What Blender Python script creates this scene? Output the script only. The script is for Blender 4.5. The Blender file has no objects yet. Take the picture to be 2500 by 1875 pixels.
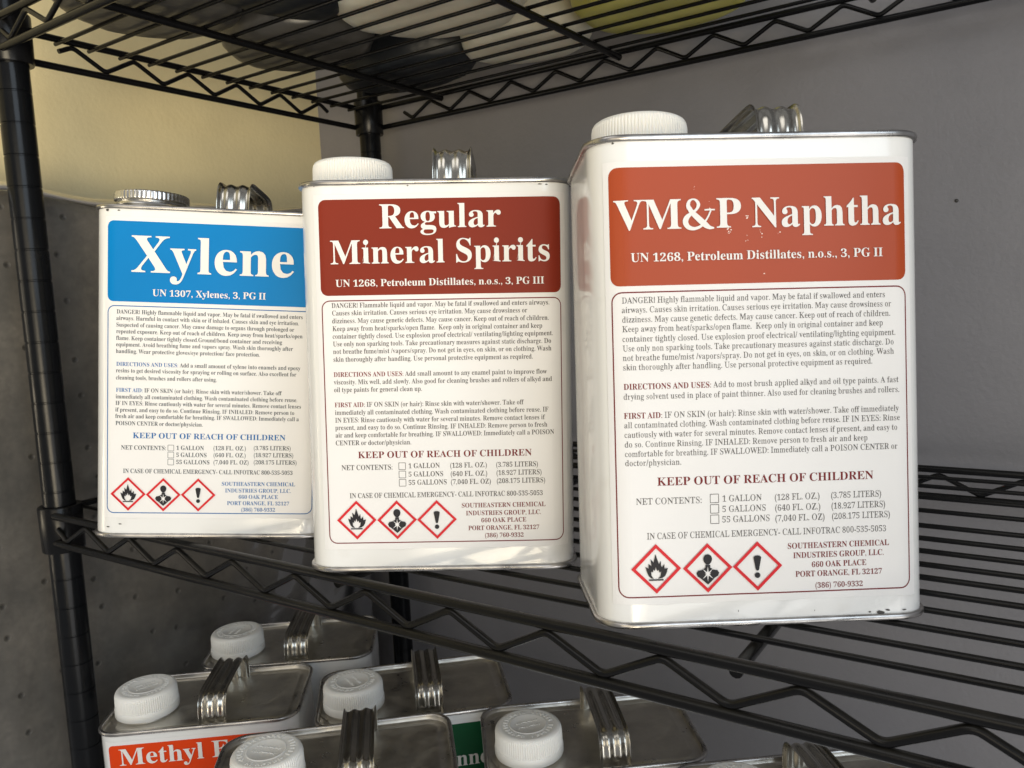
import bpy, bmesh, math, random
from mathutils import Vector, Matrix
from mathutils.geometry import tessellate_polygon
random.seed(7)
PI = math.pi
MM = 0.001
scene = bpy.context.scene
COL = scene.collection

# ------------------------------------------------------------------ camera
cam_d = bpy.data.cameras.new("Camera")
cam_d.sensor_width = 36.0
cam_d.lens = 28.46
cam_d.clip_start = 0.01
cam_d.clip_end = 50.0
cam_d.dof.use_dof = True
cam_d.dof.focus_distance = 0.50
cam_d.dof.aperture_fstop = 32.0
cam = bpy.data.objects.new("camera", cam_d)
COL.objects.link(cam)
RK = ((0.827306, 0.559664, -0.048387),(0.019084, -0.114087, -0.993287),(-0.561428, 0.820829, -0.105065))
cr = Vector(RK[0]); cd = Vector(RK[1]); cf = Vector(RK[2])
M = Matrix.Identity(4)
for i in range(3):
    M[i][0] = cr[i]; M[i][1] = -cd[i]; M[i][2] = -cf[i]
CAMP = Vector((711.20, -342.13, 163.74)) * MM
M.translation = CAMP
cam.matrix_world = M
scene.camera = cam

# ------------------------------------------------------------------ light
world = bpy.data.worlds.new("World")
scene.world = world
world.use_nodes = True
bg = world.node_tree.nodes["Background"]
bg.inputs[0].default_value = (0.57, 0.57, 0.58, 1)
bg.inputs[1].default_value = 0.58

def area(name, loc, target, sx, sy, power, color):
    l = bpy.data.lights.new(name, 'AREA')
    l.shape = 'RECTANGLE'; l.size = sx; l.size_y = sy
    l.energy = power; l.color = color
    o = bpy.data.objects.new(name, l)
    COL.objects.link(o)
    o.location = loc
    d = (Vector(target) - Vector(loc)).normalized()
    o.rotation_euler = d.to_track_quat('-Z', 'Y').to_euler()
    return o

# cool window light from behind and right of the camera, in two panes; warm room lamp on the left
area("window_light", (2.45, -1.10, 0.80), (0.5, 0.0, 0.12), 1.4, 1.2, 18, (0.76, 0.88, 1.0))
area("ceiling_light", (0.35, -1.35, 1.55), (0.4, 0.0, 0.1), 1.2, 0.8, 5.5, (1.0, 0.97, 0.93))
area("warm_lamp", (0.80, -1.15, 0.22), (-0.05, 0.15, 0.22), 0.7, 0.6, 2.5, (1.0, 0.87, 0.64))
area("floor_bounce_fill", (1.55, -0.55, -0.40), (0.3, 0.2, 0.42), 1.0, 0.7, 5, (1.0, 0.98, 0.95))  # unseen fill, added in place of floor bounce to lift the bundle undersides
sp = bpy.data.lights.new("wall_fill_spot", 'SPOT')  # added spot with no visible source, brightens the cream wall
sp.energy = 120; sp.color = (1.0, 0.86, 0.62); sp.spot_size = math.radians(36); sp.spot_blend = 0.9; sp.shadow_soft_size = 0.45
spo = bpy.data.objects.new("wall_fill_spot", sp); COL.objects.link(spo)
spo.location = (1.05, -1.0, 0.08)
spo.rotation_euler = (Vector((-0.10, 0.22, 0.55)) - Vector(spo.location)).to_track_quat('-Z', 'Y').to_euler()

scene.view_settings.view_transform = 'Standard'
scene.view_settings.look = 'None'
scene.view_settings.exposure = 0.0
scene.view_settings.gamma = 1.0
scene.cycles.max_bounces = 8

# ------------------------------------------------------------------ materials
def mat(name, color, rough=0.5, metal=0.0, spec=0.5, coat=0.0, coat_rough=0.1):
    m = bpy.data.materials.new(name)
    m.use_nodes = True
    b = m.node_tree.nodes["Principled BSDF"]
    b.inputs["Base Color"].default_value = (*color, 1)
    b.inputs["Roughness"].default_value = rough
    b.inputs["Metallic"].default_value = metal
    b.inputs["Specular IOR Level"].default_value = spec
    b.inputs["Coat Weight"].default_value = coat
    b.inputs["Coat Roughness"].default_value = coat_rough
    return m

def nd(m, t, **kw):
    n = m.node_tree.nodes.new(t)
    for k, v in kw.items():
        if k in n.inputs.keys() if not hasattr(n, k) else False:
            n.inputs[k].default_value = v
        elif hasattr(n, k):
            setattr(n, k, v)
        else:
            n.inputs[k].default_value = v
    return n

def lk(m, a, b): m.node_tree.links.new(a, b)
def P(m): return m.node_tree.nodes["Principled BSDF"]

def coords(m, out='Object', scale=None):
    tc = m.node_tree.nodes.new("ShaderNodeTexCoord")
    s = tc.outputs[out]
    if scale:
        mp = m.node_tree.nodes.new("ShaderNodeMapping")
        mp.inputs["Scale"].default_value = scale
        lk(m, s, mp.inputs[0]); s = mp.outputs[0]
    return s

def noise(m, src, scale, detail=4, rough=0.55):
    n = m.node_tree.nodes.new("ShaderNodeTexNoise")
    n.inputs["Scale"].default_value = scale
    n.inputs["Detail"].default_value = detail
    n.inputs["Roughness"].default_value = rough
    lk(m, src, n.inputs["Vector"])
    return n.outputs["Fac"]

def ramp(m, fac, stops):
    r = m.node_tree.nodes.new("ShaderNodeValToRGB")
    el = r.color_ramp.elements
    while len(el) < len(stops): el.new(0.5)
    for e, (p, c) in zip(el, stops):
        e.position = p
        e.color = (c, c, c, 1) if isinstance(c, (int, float)) else (*c, 1)
    lk(m, fac, r.inputs[0])
    return r.outputs[0]

def bump(m, h, strength, dist, prev=None):
    b = m.node_tree.nodes.new("ShaderNodeBump")
    b.inputs["Strength"].default_value = strength
    b.inputs["Distance"].default_value = dist
    lk(m, h, b.inputs["Height"])
    if prev: lk(m, prev, b.inputs["Normal"])
    return b.outputs[0]

def mixc(m, fac, a, b, mode='MIX'):
    x = m.node_tree.nodes.new("ShaderNodeMix"); x.data_type = 'RGBA'; x.blend_type = mode
    for i, v in ((0, fac), (6, a), (7, b)):
        if hasattr(v, 'links') or hasattr(v, 'is_linked'): lk(m, v, x.inputs[i])
        else: x.inputs[i].default_value = v if isinstance(v, float) else (*v, 1)
    return x.outputs[2]

# glossy white enamel of the cans, a little grime
m_white = mat("white_enamel", (0.74, 0.74, 0.70), 0.16, spec=0.5, coat=0.5, coat_rough=0.05)
c = coords(m_white)
g = ramp(m_white, noise(m_white, c, 45, 6), [(0.60, 0.0), (0.85, 0.35)])
lk(m_white, mixc(m_white, g, (0.77, 0.77, 0.755), (0.58, 0.56, 0.51)), P(m_white).inputs["Base Color"])
lk(m_white, bump(m_white, noise(m_white, c, 22, 2), 0.06, 0.002), P(m_white).inputs["Normal"])
lk(m_white, ramp(m_white, noise(m_white, c, 30, 5), [(0.3, 0.10), (0.8, 0.30)]), P(m_white).inputs["Roughness"])

# label stock: satin paper, faint ripples
def paperlike(name, color, rough=0.42, spec=0.14):
    m = mat(name, color, rough, spec=spec)
    c = coords(m)
    n1 = bump(m, noise(m, c, 60, 3), 0.10, 0.0006)
    lk(m, bump(m, noise(m, c, 900, 2), 0.05, 0.0001, n1), P(m).inputs["Normal"])
    f = ramp(m, noise(m, c, 12, 5), [(0.3, 0.0), (0.75, 1.0)])
    lk(m, mixc(m, f, color, tuple(v * 0.93 for v in color)), P(m).inputs["Base Color"])
    return m
m_paper = paperlike("label_paper", (0.78, 0.77, 0.76))
m_blue = paperlike("blue_ink", (0.0, 0.19, 0.50))
m_bluel = paperlike("blue_line_ink", (0.0, 0.12, 0.36))
m_brick = paperlike("brick_red_ink", (0.215, 0.026, 0.012))
m_brick_glare = paperlike("brick_glare_ink", (0.37, 0.060, 0.017), 0.32, 0.22)  # same brick red made lighter, glare on the Naphtha band put into the colour
m_maroon = paperlike("maroon_ink", (0.17, 0.012, 0.014))
m_orange = paperlike("orange_ink", (0.72, 0.055, 0.006))
m_green = paperlike("green_ink", (0.005, 0.085, 0.03))
m_black = paperlike("black_ink", (0.02, 0.02, 0.024))
m_grey = paperlike("grey_ink", (0.080, 0.075, 0.073))
m_greyx = paperlike("slate_ink", (0.055, 0.072, 0.085))
m_title = paperlike("unprinted_title", (0.79, 0.77, 0.74))
m_red = paperlike("hazard_red_ink", (0.62, 0.02, 0.03))

# tinplate
def tin(name, color, rough, stain=0.5):
    m = mat(name, color, rough, metal=1.0)
    c = coords(m)
    n = noise(m, c, 38, 7, 0.65)
    f = ramp(m, n, [(0.42, 0.0), (0.68, 1.0)])
    dark = tuple(v * (1 - stain) for v in color)
    lk(m, mixc(m, f, color, dark), P(m).inputs["Base Color"])
    lk(m, ramp(m, noise(m, c, 60, 6), [(0.25, rough * 0.6), (0.8, min(1, rough * 1.9))]), P(m).inputs["Roughness"])
    lk(m, bump(m, noise(m, c, 30, 2), 0.12, 0.001), P(m).inputs["Normal"])
    return m
m_tin = tin("tin_top", (0.64, 0.61, 0.55), 0.34, 0.22)
m_seam = tin("tin_seam", (0.56, 0.54, 0.52), 0.26, 0.5)
m_handle = tin("tin_handle", (0.50, 0.48, 0.43), 0.17, 0.25)
m_silver = tin("silver_cap_metal", (0.70, 0.69, 0.67), 0.20, 0.2)

m_cap = mat("white_plastic", (0.84, 0.83, 0.79), 0.42)
P(m_cap).inputs["Subsurface Weight"].default_value = 0.25
P(m_cap).inputs["Subsurface Radius"].default_value = (0.004, 0.0035, 0.003)
P(m_cap).inputs["Subsurface Scale"].default_value = 0.5

m_chip = mat("chipped_paint", (0.05, 0.045, 0.04), 0.6)
m_scuff = mat("scuffed_paper", (0.85, 0.75, 0.66), 0.7)
m_crease = mat("lifted_label_edge", (0.35, 0.34, 0.32), 0.7)

# black powder coat, dust on faces that look up
m_rack = mat("black_powder_coat", (0.004, 0.004, 0.0045), 0.42, spec=0.22)
c = coords(m_rack, 'Object')
geo = m_rack.node_tree.nodes.new("ShaderNodeNewGeometry")
sep = m_rack.node_tree.nodes.new("ShaderNodeSeparateXYZ")
lk(m_rack, geo.outputs["Normal"], sep.inputs[0])
up = ramp(m_rack, sep.outputs[2], [(0.35, 0.0), (0.95, 1.0)])
dn = ramp(m_rack, noise(m_rack, c, 60, 8, 0.7), [(0.35, 0.05), (0.7, 0.8)])
df = m_rack.node_tree.nodes.new("ShaderNodeMath"); df.operation = 'MULTIPLY'
lk(m_rack, up, df.inputs[0]); lk(m_rack, dn, df.inputs[1])
lk(m_rack, mixc(m_rack, df.outputs[0], (0.004, 0.004, 0.0045), (0.020, 0.018, 0.013)), P(m_rack).inputs["Base Color"])
lk(m_rack, ramp(m_rack, df.outputs[0], [(0.0, 0.24), (0.8, 0.45)]), P(m_rack).inputs["Roughness"])
lk(m_rack, bump(m_rack, noise(m_rack, c, 500, 3), 0.12, 0.0003), P(m_rack).inputs["Normal"])
m_post = mat("black_post_enamel", (0.004, 0.0045, 0.0055), 0.36, spec=0.22)
c = coords(m_post)
lk(m_post, bump(m_post, noise(m_post, c, 260, 3), 0.08, 0.0004), P(m_post).inputs["Normal"])
lk(m_post, ramp(m_post, noise(m_post, c, 40, 6), [(0.3, 0.18), (0.8, 0.30)]), P(m_post).inputs["Roughness"])

def wallmat(name, color, rough):
    m = mat(name, color, rough, spec=0.4)
    c = coords(m)
    n1 = bump(m, noise(m, c, 200, 4), 0.45, 0.0010)
    lk(m, bump(m, noise(m, c, 6, 3), 0.25, 0.01, n1), P(m).inputs["Normal"])
    f = ramp(m, noise(m, c, 5.0, 9, 0.7), [(0.32, 0.0), (0.72, 1.0)])
    lk(m, mixc(m, f, color, tuple(v * 0.86 for v in color)), P(m).inputs["Base Color"])
    return m
m_wall_l = wallmat("cream_wall_paint", (0.84, 0.73, 0.44), 0.5)
m_wall_r = wallmat("grey_wall_paint", (0.250, 0.240, 0.247), 0.42)

# charcoal slab with pin holes
m_slab = mat("charcoal_foam", (0.06, 0.057, 0.052), 0.6, spec=0.4)
c = coords(m_slab)
n1 = noise(m_slab, c, 14, 8, 0.65)
v = m_slab.node_tree.nodes.new("ShaderNodeTexVoronoi"); v.inputs["Scale"].default_value = 24.0
v.inputs["Randomness"].default_value = 0.45
sx = m_slab.node_tree.nodes.new("ShaderNodeSeparateXYZ"); cx_ = m_slab.node_tree.nodes.new("ShaderNodeCombineXYZ")
lk(m_slab, c, sx.inputs[0]); lk(m_slab, sx.outputs[1], cx_.inputs[0]); lk(m_slab, sx.outputs[2], cx_.inputs[1])
v.voronoi_dimensions = "2D"; lk(m_slab, cx_.outputs[0], v.inputs["Vector"])
dots = ramp(m_slab, v.outputs["Distance"], [(0.02, 1.0), (0.075, 0.0)])
basec = mixc(m_slab, ramp(m_slab, n1, [(0.3, 0.0), (0.75, 1.0)]), (0.044, 0.043, 0.042), (0.185, 0.165, 0.140))
fine = noise(m_slab, c, 130, 5, 0.7)
basec = mixc(m_slab, ramp(m_slab, fine, [(0.35, 0.0), (0.75, 0.5)]), basec, (0.04, 0.037, 0.034))
pass
lk(m_slab, mixc(m_slab, dots, basec, (0.028, 0.026, 0.024)), P(m_slab).inputs["Base Color"])
inv = m_slab.node_tree.nodes.new("ShaderNodeMath"); inv.operation = 'SUBTRACT'; inv.inputs[0].default_value = 1.0
lk(m_slab, dots, inv.inputs[1])
b1 = bump(m_slab, inv.outputs[0], 0.8, 0.002)
lk(m_slab, bump(m_slab, noise(m_slab, c, 50, 5), 0.35, 0.002, b1), P(m_slab).inputs["Normal"])

# clear film
m_film = bpy.data.materials.new("clear_plastic_film"); m_film.use_nodes = True
nt = m_film.node_tree; nt.nodes.clear()
out = nt.nodes.new("ShaderNodeOutputMaterial"); tr = nt.nodes.new("ShaderNodeBsdfTransparent")
gl = nt.nodes.new("ShaderNodeBsdfGlossy"); gl.inputs["Roughness"].default_value = 0.22
df2 = nt.nodes.new("ShaderNodeBsdfDiffuse"); df2.inputs["Color"].default_value = (0.62, 0.56, 0.42, 1)
fr = nt.nodes.new("ShaderNodeFresnel"); fr.inputs["IOR"].default_value = 1.45
mx = nt.nodes.new("ShaderNodeMixShader"); mx2 = nt.nodes.new("ShaderNodeMixShader"); mx2.inputs[0].default_value = 0.03
c = coords(m_film, 'Object', (1, 0.35, 1))
bb = bump(m_film, noise(m_film, c, 18, 3, 0.5), 0.3, 0.006)
nt.links.new(bb, gl.inputs["Normal"]); nt.links.new(bb, fr.inputs["Normal"])
nt.links.new(tr.outputs[0], mx2.inputs[1]); nt.links.new(df2.outputs[0], mx2.inputs[2])
nt.links.new(fr.outputs[0], mx.inputs[0]); nt.links.new(mx2.outputs[0], mx.inputs[1]); nt.links.new(gl.outputs[0], mx.inputs[2])
nt.links.new(mx.outputs[0], out.inputs[0])

def bagmat(name, color, rough, trans=0.0):
    m = mat(name, color, rough, spec=0.5)
    c = coords(m)
    nn = noise(m, c, 14, 4, 0.5)
    lk(m, bump(m, nn, 0.35, 0.012), P(m).inputs["Normal"])
    f = ramp(m, noise(m, c, 16, 5), [(0.35, 0.0), (0.7, 1.0)])
    lk(m, mixc(m, f, color, tuple(min(1, v * 0.72) for v in color)), P(m).inputs["Base Color"])
    return m
def waxy(m, rad):
    P(m).inputs["Subsurface Weight"].default_value = 0.9
    P(m).inputs["Subsurface Radius"].default_value = rad
    P(m).inputs["Subsurface Scale"].default_value = 1.0
m_bagd = bagmat("charcoal_plastic", (0.075, 0.072, 0.068), 0.3)
m_bagn = bagmat("navy_black_plastic", (0.012, 0.015, 0.020), 0.4)
m_bagw = bagmat("cream_plastic", (0.80, 0.74, 0.60), 0.45)
m_bagy = bagmat("yellow_plastic", (0.62, 0.58, 0.17), 0.45)

waxy(m_bagw, (0.06, 0.05, 0.04)); waxy(m_bagy, (0.05, 0.05, 0.01))

# ------------------------------------------------------------------ mesh helpers
def finish(bm, name, m, parent=None, smooth=True, angle=35, mats=None):
    me = bpy.data.meshes.new(name)
    bmesh.ops.remove_doubles(bm, verts=bm.verts, dist=1e-7)
    bmesh.ops.recalc_face_normals(bm, faces=bm.faces)
    bm.to_mesh(me); bm.free()
    for x in (mats or [m]): me.materials.append(x)
    if smooth:
        me.polygons.foreach_set("use_smooth", [True] * len(me.polygons))
        me.set_sharp_from_angle(angle=math.radians(angle))
    o = bpy.data.objects.new(name, me)
    COL.objects.link(o)
    if parent: o.parent = parent
    return o

def raw(name, verts, faces, m, parent=None, smooth=False, mats=None, mi=None, angle=35):
    me = bpy.data.meshes.new(name)
    me.from_pydata(verts, [], faces)
    if me.validate(): print("INVALID", name)
    for x in (mats or [m]): me.materials.append(x)
    if mi and len(mi) == len(me.polygons): me.polygons.foreach_set("material_index", mi)
    if smooth:
        me.polygons.foreach_set("use_smooth", [True] * len(me.polygons))
        me.set_sharp_from_angle(angle=math.radians(angle))
    me.update()
    o = bpy.data.objects.new(name, me)
    COL.objects.link(o)
    if parent: o.parent = parent
    return o

def empty(name, loc=(0, 0, 0)):
    o = bpy.data.objects.new(name, None); o.empty_display_size = 0.02
    COL.objects.link(o); o.location = loc
    return o

def tag(o, label=None, cat=None, group=None, kind=None):
    if label: o['label'] = label
    if cat: o['category'] = cat
    if group: o['group'] = group
    if kind: o['kind'] = kind
    return o

def rrect(w, d, r, n=8, step=0, cy=0.0):
    """rounded rectangle loop, counter-clockwise, optional subdivision of straights"""
    pts = []
    r = max(r, 0.01)
    hx, hy = w / 2 - r, d / 2 - r
    corners = [(hx, -hy, -PI / 2), (hx, hy, 0), (-hx, hy, PI / 2), (-hx, -hy, PI)]
    for k, (cx, cyy, a0) in enumerate(corners):
        arc = [(cx + r * math.cos(a0 + PI / 2 * i / n), cyy + r * math.sin(a0 + PI / 2 * i / n)) for i in range(n + 1)]
        if step and pts:
            x0, y0 = pts[-1]; x1, y1 = arc[0]
            L = math.hypot(x1 - x0, y1 - y0); q = max(1, int(L / step))
            pts += [(x0 + (x1 - x0) * i / q, y0 + (y1 - y0) * i / q) for i in range(1, q)]
        pts += arc
    if step:
        x0, y0 = pts[-1]; x1, y1 = pts[0]
        L = math.hypot(x1 - x0, y1 - y0); q = max(1, int(L / step))
        pts += [(x0 + (x1 - x0) * i / q, y0 + (y1 - y0) * i / q) for i in range(1, q)]
    return [(x, y + cy) for x, y in pts]

def loft(loops, closed=True, cap0=False, cap1=False, ring=False):
    n = len(loops[0]); V = []; F = []
    for l in loops: V += l
    m = len(loops)
    for i in range(m if ring else m - 1):
        a = i * n; b = ((i + 1) % m) * n
        for j in range(n if closed else n - 1):
            k = (j + 1) % n
            F.append((a + j, a + k, b + k, b + j))
    if cap0: F.append(tuple(range(n - 1, -1, -1)))
    if cap1: F.append(tuple(range((m - 1) * n, m * n)))
    return V, F

def tube_path(pts, r, n=10, closed=False):
    """tube around a polyline"""
    V = []; F = []
    pts = [Vector(p) for p in pts]
    N = len(pts)
    prev = None
    for i, p in enumerate(pts):
        if closed: t = (pts[(i + 1) % N] - pts[i - 1]).normalized()
        elif i == 0: t = (pts[1] - pts[0]).normalized()
        elif i == N - 1: t = (pts[-1] - pts[-2]).normalized()
        else: t = ((pts[i + 1] - p).normalized() + (p - pts[i - 1]).normalized()).normalized()
        if prev is None:
            a = Vector((0, 0, 1)) if abs(t.z) < 0.9 else Vector((1, 0, 0))
            u = t.cross(a).normalized()
        else:
            u = (prev - t * prev.dot(t)).normalized()
        prev = u; w = t.cross(u)
        for k in range(n):
            an = 2 * PI * k / n
            q = p + (u * math.cos(an) + w * math.sin(an)) * r
            V.append(tuple(q))
    for i in range(N if closed else N - 1):
        a = i * n; b = ((i + 1) % N) * n
        for k in range(n):
            F.append((a + k, a + (k + 1) % n, b + (k + 1) % n, b + k))
    if not closed:
        F.append(tuple(range(n - 1, -1, -1))); F.append(tuple(range((N - 1) * n, N * n)))
    return V, F

def mm(V): return [(x * MM, y * MM, z * MM) for x, y, z in V]

def round_poly(pts, r, n=4):
    """round the inner corners of a polyline"""
    out = [Vector(pts[0])]
    for i in range(1, len(pts) - 1):
        p = Vector(pts[i]); a = Vector(pts[i - 1]); b = Vector(pts[i + 1])
        da = (a - p).normalized(); db = (b - p).normalized()
        s = min(r, (a - p).length * .45, (b - p).length * .45)
        p0 = p + da * s; p1 = p + db * s
        for k in range(n + 1):
            t = k / n
            out.append(p0 * (1 - t) ** 2 + p * 2 * t * (1 - t) + p1 * t * t)
    out.append(Vector(pts[-1]))
    return out

# ------------------------------------------------------------------ lettering
def mathbold(ch):
    if 'A' <= ch <= 'Z': return chr(0x1D400 + ord(ch) - 65)
    if 'a' <= ch <= 'z': return chr(0x1D41A + ord(ch) - 97)
    if '0' <= ch <= '9': return chr(0x1D7CE + ord(ch) - 48)
    return ch

_fc = bpy.data.curves.new("type_probe", 'FONT'); _fc.fill_mode = 'NONE'; _fc.resolution_u = 3
_fo = bpy.data.objects.new("type_probe", _fc); COL.objects.link(_fo)
def _outline(s):
    _fc.body = s
    dg = bpy.context.evaluated_depsgraph_get(); dg.update()
    ev = _fo.evaluated_get(dg); me = ev.to_mesh()
    vs = [(v.co.x, v.co.y) for v in me.vertices]; es = [tuple(e.vertices) for e in me.edges]
    ev.to_mesh_clear()
    return vs, es
def _width(s):
    vs, _ = _outline(s)
    xs = [v[0] for v in vs]
    return max(xs) - min(xs)
_WHH = _width(mathbold('H') * 2)
_CAP = max(v[1] for v in _outline(mathbold('H'))[0])

def loops_of(vs, es):
    nb = {}
    for a, b in es:
        nb.setdefault(a, []).append(b); nb.setdefault(b, []).append(a)
    seen = set(); L = []
    for s in nb:
        if s in seen: continue
        loop = [s]; seen.add(s); cur = s
        while True:
            nx = [q for q in nb[cur] if q not in seen]
            if not nx: break
            cur = nx[0]; seen.add(cur); loop.append(cur)
        if len(loop) > 2: L.append([vs[i] for i in loop])
    return L

def thin(loops, hair=0.05, k=0.26):
    segs = []
    for l in loops:
        for i in range(len(l)): segs.append((l[i], l[(i + 1) % len(l)]))
    def inside(x, y):
        c = False
        for (x0, y0), (x1, y1) in segs:
            if (y0 > y) != (y1 > y) and x < (x1 - x0) * (y - y0) / (y1 - y0) + x0: c = not c
        return c
    def cast(px, py, dx, dy):
        best = 9
        for (x0, y0), (x1, y1) in segs:
            ex, ey = x1 - x0, y1 - y0
            den = dx * ey - dy * ex
            if abs(den) < 1e-12: continue
            t = ((x0 - px) * ey - (y0 - py) * ex) / den
            u = ((x0 - px) * dy - (y0 - py) * dx) / den
            if t > 0.004 and -1e-6 <= u <= 1 + 1e-6 and t < best: best = t
        return best
    out = []
    for l in loops:
        n = len(l); nl = []
        # orientation: one probe
        area2 = sum(l[i][0] * l[(i + 1) % n][1] - l[(i + 1) % n][0] * l[i][1] for i in range(n))
        for i in range(n):
            p = l[i]; a = l[i - 1]; b = l[(i + 1) % n]
            e1 = (p[0] - a[0], p[1] - a[1]); e2 = (b[0] - p[0], b[1] - p[1])
            sh = [0.0, 0.0]; ws = 0
            for e in (e1, e2):
                L = math.hypot(*e)
                if L < 1e-9: continue
                nx, ny = -e[1] / L, e[0] / L
                mxp = (p[0] - e[0] * 0.3, p[1] - e[1] * 0.3) if e is e1 else (p[0] + e[0] * 0.3, p[1] + e[1] * 0.3)
                if not inside(mxp[0] + nx * 0.003, mxp[1] + ny * 0.003): nx, ny = -nx, -ny
                t = cast(mxp[0] + nx * 1e-4, mxp[1] + ny * 1e-4, nx, ny)
                s = max(0.0, min(t, 0.16) - hair) * 0.5 * k if t < 0.21 else 0.0
                # shift the edge line; solve both lines below
                if abs(nx) > 0.001 or abs(ny) > 0.001:
                    sh[0] += nx * s; sh[1] += ny * s
            nl.append((p[0] + sh[0], p[1] + sh[1]))
        out.append(nl)
    return out

GL = {}
def glyph(ch, style):
    key = (ch, style)
    if key in GL: return GL[key]
    if ch == ' ':
        adv = _width(mathbold('H') + ' ' + mathbold('H')) - _WHH
        GL[key] = (adv * 0.92, [], []); return GL[key]
    c = mathbold(ch)
    adv = _width(mathbold('H') + c + mathbold('H')) - _WHH
    vs, es = _outline(c)
    loops = loops_of(vs, es)
    if style[0] == 'r' and c != ch: loops = thin(loops, k=0.26 if style == 'r' else 0.08)
    sy = 1.0
    if '0' <= ch <= '9':
        top = max(y for l in loops for x, y in l); sy = _CAP / top * 0.98
        loops = [[(x, y * sy) for x, y in l] for l in loops]
    pl = [[Vector((x, y, 0)) for x, y in l] for l in loops]
    tris = tessellate_polygon(pl)
    flat = [(p.x, p.y) for l in pl for p in l]
    GL[key] = (adv, flat, [tuple(t) for t in tris])
    return GL[key]

def catmull(pts, n=8):
    out = []
    for i in range(len(pts) - 1):
        p0 = pts[max(i - 1, 0)]; p1 = pts[i]; p2 = pts[i + 1]; p3 = pts[min(i + 2, len(pts) - 1)]
        for k in range(n):
            t = k / n
            out.append(tuple(0.5 * (2 * b + (c - a) * t + (2 * a - 5 * b + 4 * c - d) * t * t + (3 * b - a - 3 * c + d) * t ** 3)
                             for a, b, c, d in zip(p0, p1, p2, p3)))
    out.append(tuple(pts[-1]))
    return out

def stroke(pts):
    """pts (x, y, width) -> flat strip"""
    q = catmull(pts); V = []; T = []
    for i, (x, y, w) in enumerate(q):
        a = q[max(i - 1, 0)]; b = q[min(i + 1, len(q) - 1)]
        dx, dy = b[0] - a[0], b[1] - a[1]; L = math.hypot(dx, dy) or 1
        V.append((x - dy / L * w / 2, y + dx / L * w / 2)); V.append((x + dy / L * w / 2, y - dx / L * w / 2))
        if i: k = 2 * i; T.append((k - 2, k - 1, k + 1)); T.append((k - 2, k + 1, k))
    return V, T

AMP = [stroke([(1.00, .60, .05), (.93, .44, .055), (.82, .26, .06), (.66, .08, .085), (.42, -.01, .11), (.20, .05, .16), (.11, .22, .19),
               (.17, .38, .17), (.33, .51, .10), (.50, .64, .09), (.575, .80, .12), (.50, .94, .09), (.38, .985, .05), (.26, .92, .10),
               (.215, .78, .14), (.25, .67, .16)]),
       stroke([(.25, .70, .15), (.33, .56, .17), (.55, .34, .20), (.78, .13, .20), (.94, .02, .13), (1.10, .00, .05)]),
       stroke([(.78, .615, .045), (.95, .62, .055), (1.14, .615, .045)])]

class Print:
    """collects flat print in label coordinates (mm) and lays it on the bowed panel"""
    def __init__(s): s.V = []; s.F = []; s.mi = []
    def add(s, pts, tris, depth=0.0, mi=0):
        b = len(s.V); s.V += [(x, y, depth) for x, y in pts]
        for t in tris:
            s.F.append(tuple(b + i for i in t)); s.mi.append(mi)
    def poly(s, loops, depth=0.0, mi=0):
        pl = [[Vector((x, y, 0)) for x, y in l] for l in loops]
        s.add([(p.x, p.y) for l in pl for p in l], [tuple(t) for t in tessellate_polygon(pl)], depth, mi)
    def line(s, runs, x0, x1, base, cap, slope=0.0, mi=0):
        """runs: list of (text, style); set between x0 and x1 on baseline, capital height cap"""
        sc = cap / _CAP; tot = 0; items = []
        amp_adv = 1.16 * _CAP
        for text, st in runs:
            for ch in text:
                if ch == '&': items.append((ch, st, tot)); tot += amp_adv; continue
                a = glyph(ch, st)[0]; items.append((ch, st, tot)); tot += a
        sx = (x1 - x0) / tot
        for ch, st, x in items:
            if ch == ' ': continue
            if ch == '&':
                for k, (pv, pt) in enumerate(AMP):
                    s.add([(x0 + (x + px * _CAP) * sx, base + py * cap) for px, py in pv], pt, 0.012 * k, mi)
                continue
            a, pv, pt = glyph(ch, st)
            s.add([(x0 + (x + px) * sx, base + py * sc + slope * ((x + px) * sx)) for px, py in pv], pt, 0, mi)

def bow(x, z, seed=0):
    """how far the front panel of a can bellies out, mm; z above the can bottom"""
    u = max(0.0, 1 - (x / 63.5) ** 2); w = max(0.0, math.sin(PI * min(max(z, 0), 233) / 233.0))
    return 1.1 * u * w + 0.16 * u * math.sin(x * 0.09 + seed) * math.sin(z * 0.055 + seed * 2)

LX = 0.0
def lay(pr, name, mats, parent, zoff, lift, seed, curl=False):
    """print object on the front of a can: label x,z -> can x, -bow-lift, z"""
    V = []; zlow = min(p[1] for p in pr.V)
    for x, z, d in pr.V:
        zz = z + zoff
        if curl and abs(z - zlow) < 0.01:
            c1 = max(0.0, math.sin(x * 0.105 + seed * 3 + 0.6)) ** 8
            d += 0.7 * c1; zz -= 0.45 * c1
        xx = x + LX; q = lift + d; yy = -(bow(xx, zz, seed) + q); F0 = BW / 2 - CR
        if abs(xx) > F0:
            t = (abs(xx) - F0) / CR
            yy = CR - (CR + q) * math.cos(t); xx = math.copysign(F0 + (CR + q) * math.sin(t), xx)
        V.append((xx * MM, yy * MM, zz * MM))
    o = raw(name, V, pr.F, None, parent, name in ('label', 'title_band', 'border_line'), mats=mats, mi=pr.mi, angle=60)
    return o

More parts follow.
